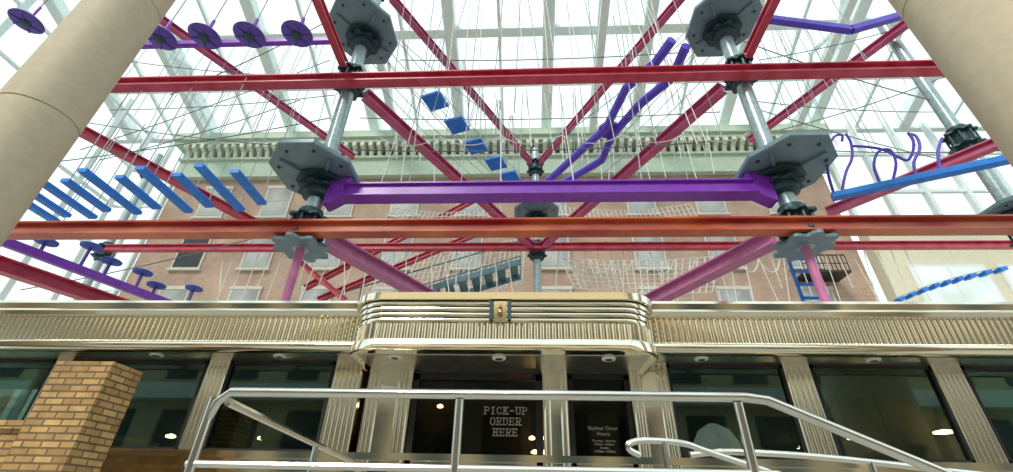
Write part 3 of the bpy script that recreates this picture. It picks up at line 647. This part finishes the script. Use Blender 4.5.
# high booth backs inside the diner
for i, (px, lab) in enumerate([(128, 'seen beside the brick pier'), (290, 'seen in the window left of the entrance'), (765, 'seen right of the pale dome lamp'), (880, 'seen in the right window')]):
    c = onY(px, 440, 6.0); t = thing('booth', 'high-backed brown diner booth, ' + lab, 'booth', (c.x, 6.0, .6), 'booths in the diner')
    MB().box(c.x - .08, c.x + .08, 5.5, 6.4, .6, 1.98).build('backrest', 'seat', t); MB().box(c.x - .1, c.x + .1, 5.48, 6.42, 1.98, 2.03).build('cap_rail', 'wood', t)
    MB().box(c.x + .08, c.x + .55, 5.5, 6.4, .6, 1.05).build('seat', 'seat', t)
# ------------------------------------------------------------------ deck, rails
struct(MB().box(-3.0, 1.25, 1.65, YW - .02, 0, .6).prismy([(1.25, 0), (5.4, 0), (1.25, .6)], 1.65, 3.0).build('trim_1', 'deck'))
YR = 1.8
c0 = onY(217, 392, YR); c1 = onY(758, 397, YR); zr = (c0.z + c1.z) / 2
c0.z = zr; c1.z = zr
e1 = onY(940, 472, YR)
dd = (e1 - c1); e2 = c1 + dd * 1.6
gr = thing('guard_rail', 'front stainless steel guard rail that slopes down at its right end', 'railing', (c0.x, YR, .6))
top = [c0 + V((0, 0, -.1)), c0 + V((.015, 0, -.04)), c0 + V((.06, 0, 0))] + [c1 + V((-.05, 0, 0)), c1 + V((.03, 0, -.01)), e2]
MB().tube(top, .018, 10).build('top_rail', 'rail', gr, smooth=True)
lowz = onY(320, 466, YR).z
MB().tube([V((c0.x - .02, YR, lowz)), V((c1.x, YR, lowz)), V((c1.x, YR, lowz)) + dd * .5], .013, 8).build('mid_rail', 'rail', gr, smooth=True)
for x in (c0.x, onY(460, 395, YR).x, onY(737, 400, YR).x): MB().tube([(x, YR, .6), (x, YR, zr - .02)], .018, 10).build('post', 'rail', gr, smooth=True)
xe = e2.x - .1; MB().tube([(xe, YR, .3), (xe, YR, e2.z + .02)], .018, 10).build('post', 'rail', gr, smooth=True)
ed = onX(357, 464, c0.x + .03)
sr = thing('side_rail', 'stainless steel handrail receding from the front left corner to the diner', 'railing', (c0.x + .03, 3, .6))
p0 = V((c0.x + .03, YR + .05, zr - .03)); dv = ed - p0
MB().tube([p0, ed, ed + V((0, .05, -.04)), ed + V((0, .05, -.15))], .017, 8).build('top_rail', 'rail', sr, smooth=True)
MB().tube([(ed.x, ed.y + .05, .6), (ed.x, ed.y + .05, ed.z - .1)], .018, 8).build('post', 'rail', sr, smooth=True)
c = p0 + dv * .55; MB().tube([(c.x, c.y, .6), c], .016, 8).build('post', 'rail', sr, smooth=True)
YI = 2.6
ih = thing('ramp_handrail', 'inner stainless ramp handrail with looped end before the right window', 'railing', (onY(665, 450, YI).x, YI, .5))
pts = smooth_pts([onY(*q, YI) for q in [(640, 455), (630, 450), (629, 444), (640, 441), (662, 441), (686, 444), (706, 451), (760, 469), (900, 515)]])
MB().tube(pts, .016, 8).build('top_rail', 'rail', ih, smooth=True)
YJ = 2.75
pts = smooth_pts([onY(*q, YJ) for q in [(690, 455), (720, 452), (760, 453), (820, 457), (880, 463), (940, 470), (1013, 478), (1100, 490)]])
MB().tube(pts, .016, 8).build('lower_rail', 'rail', ih, smooth=True)
for x_, y_, yy in ((664, 442, YI), (870, 462, YJ)):
    p = onY(x_, y_, yy); MB().tube([(p.x, yy, .3), p], .016, 8).build('post', 'rail', ih, smooth=True)
# ------------------------------------------------------------------ brick pier
YP = 3.6
a = onY(58, 361, YP); c = onY(114, 361, YP)
bp = thing('brick_pier', 'tan brick pier at the lower left before the diner window', 'pier', (a.x, YP, 0))
MB().box(a.x, c.x, YP, YP + .34, 0, a.z - .052).build('shaft', 'tanbrick', bp)
MB().box(a.x, c.x, YP, YP + .34, a.z - .052, a.z).build('cap_course', 'tanbrick', bp)
zl = onY(5, 420, YP + .04).z
lw_ = thing('garden_wall', 'low tan brick wall joining the brick pier at the left edge', 'wall', (a.x - 1, YP + .1, 0))
MB().box(a.x - 2.2, a.x - .005, YP + .08, YP + .32, 0, zl - .06).build('wall_body', 'tanbrick', lw_)
MB().box(a.x - 2.2, a.x - .005, YP + .04, YP + .36, zl - .06, zl).build('coping', 'tanbrick', lw_)
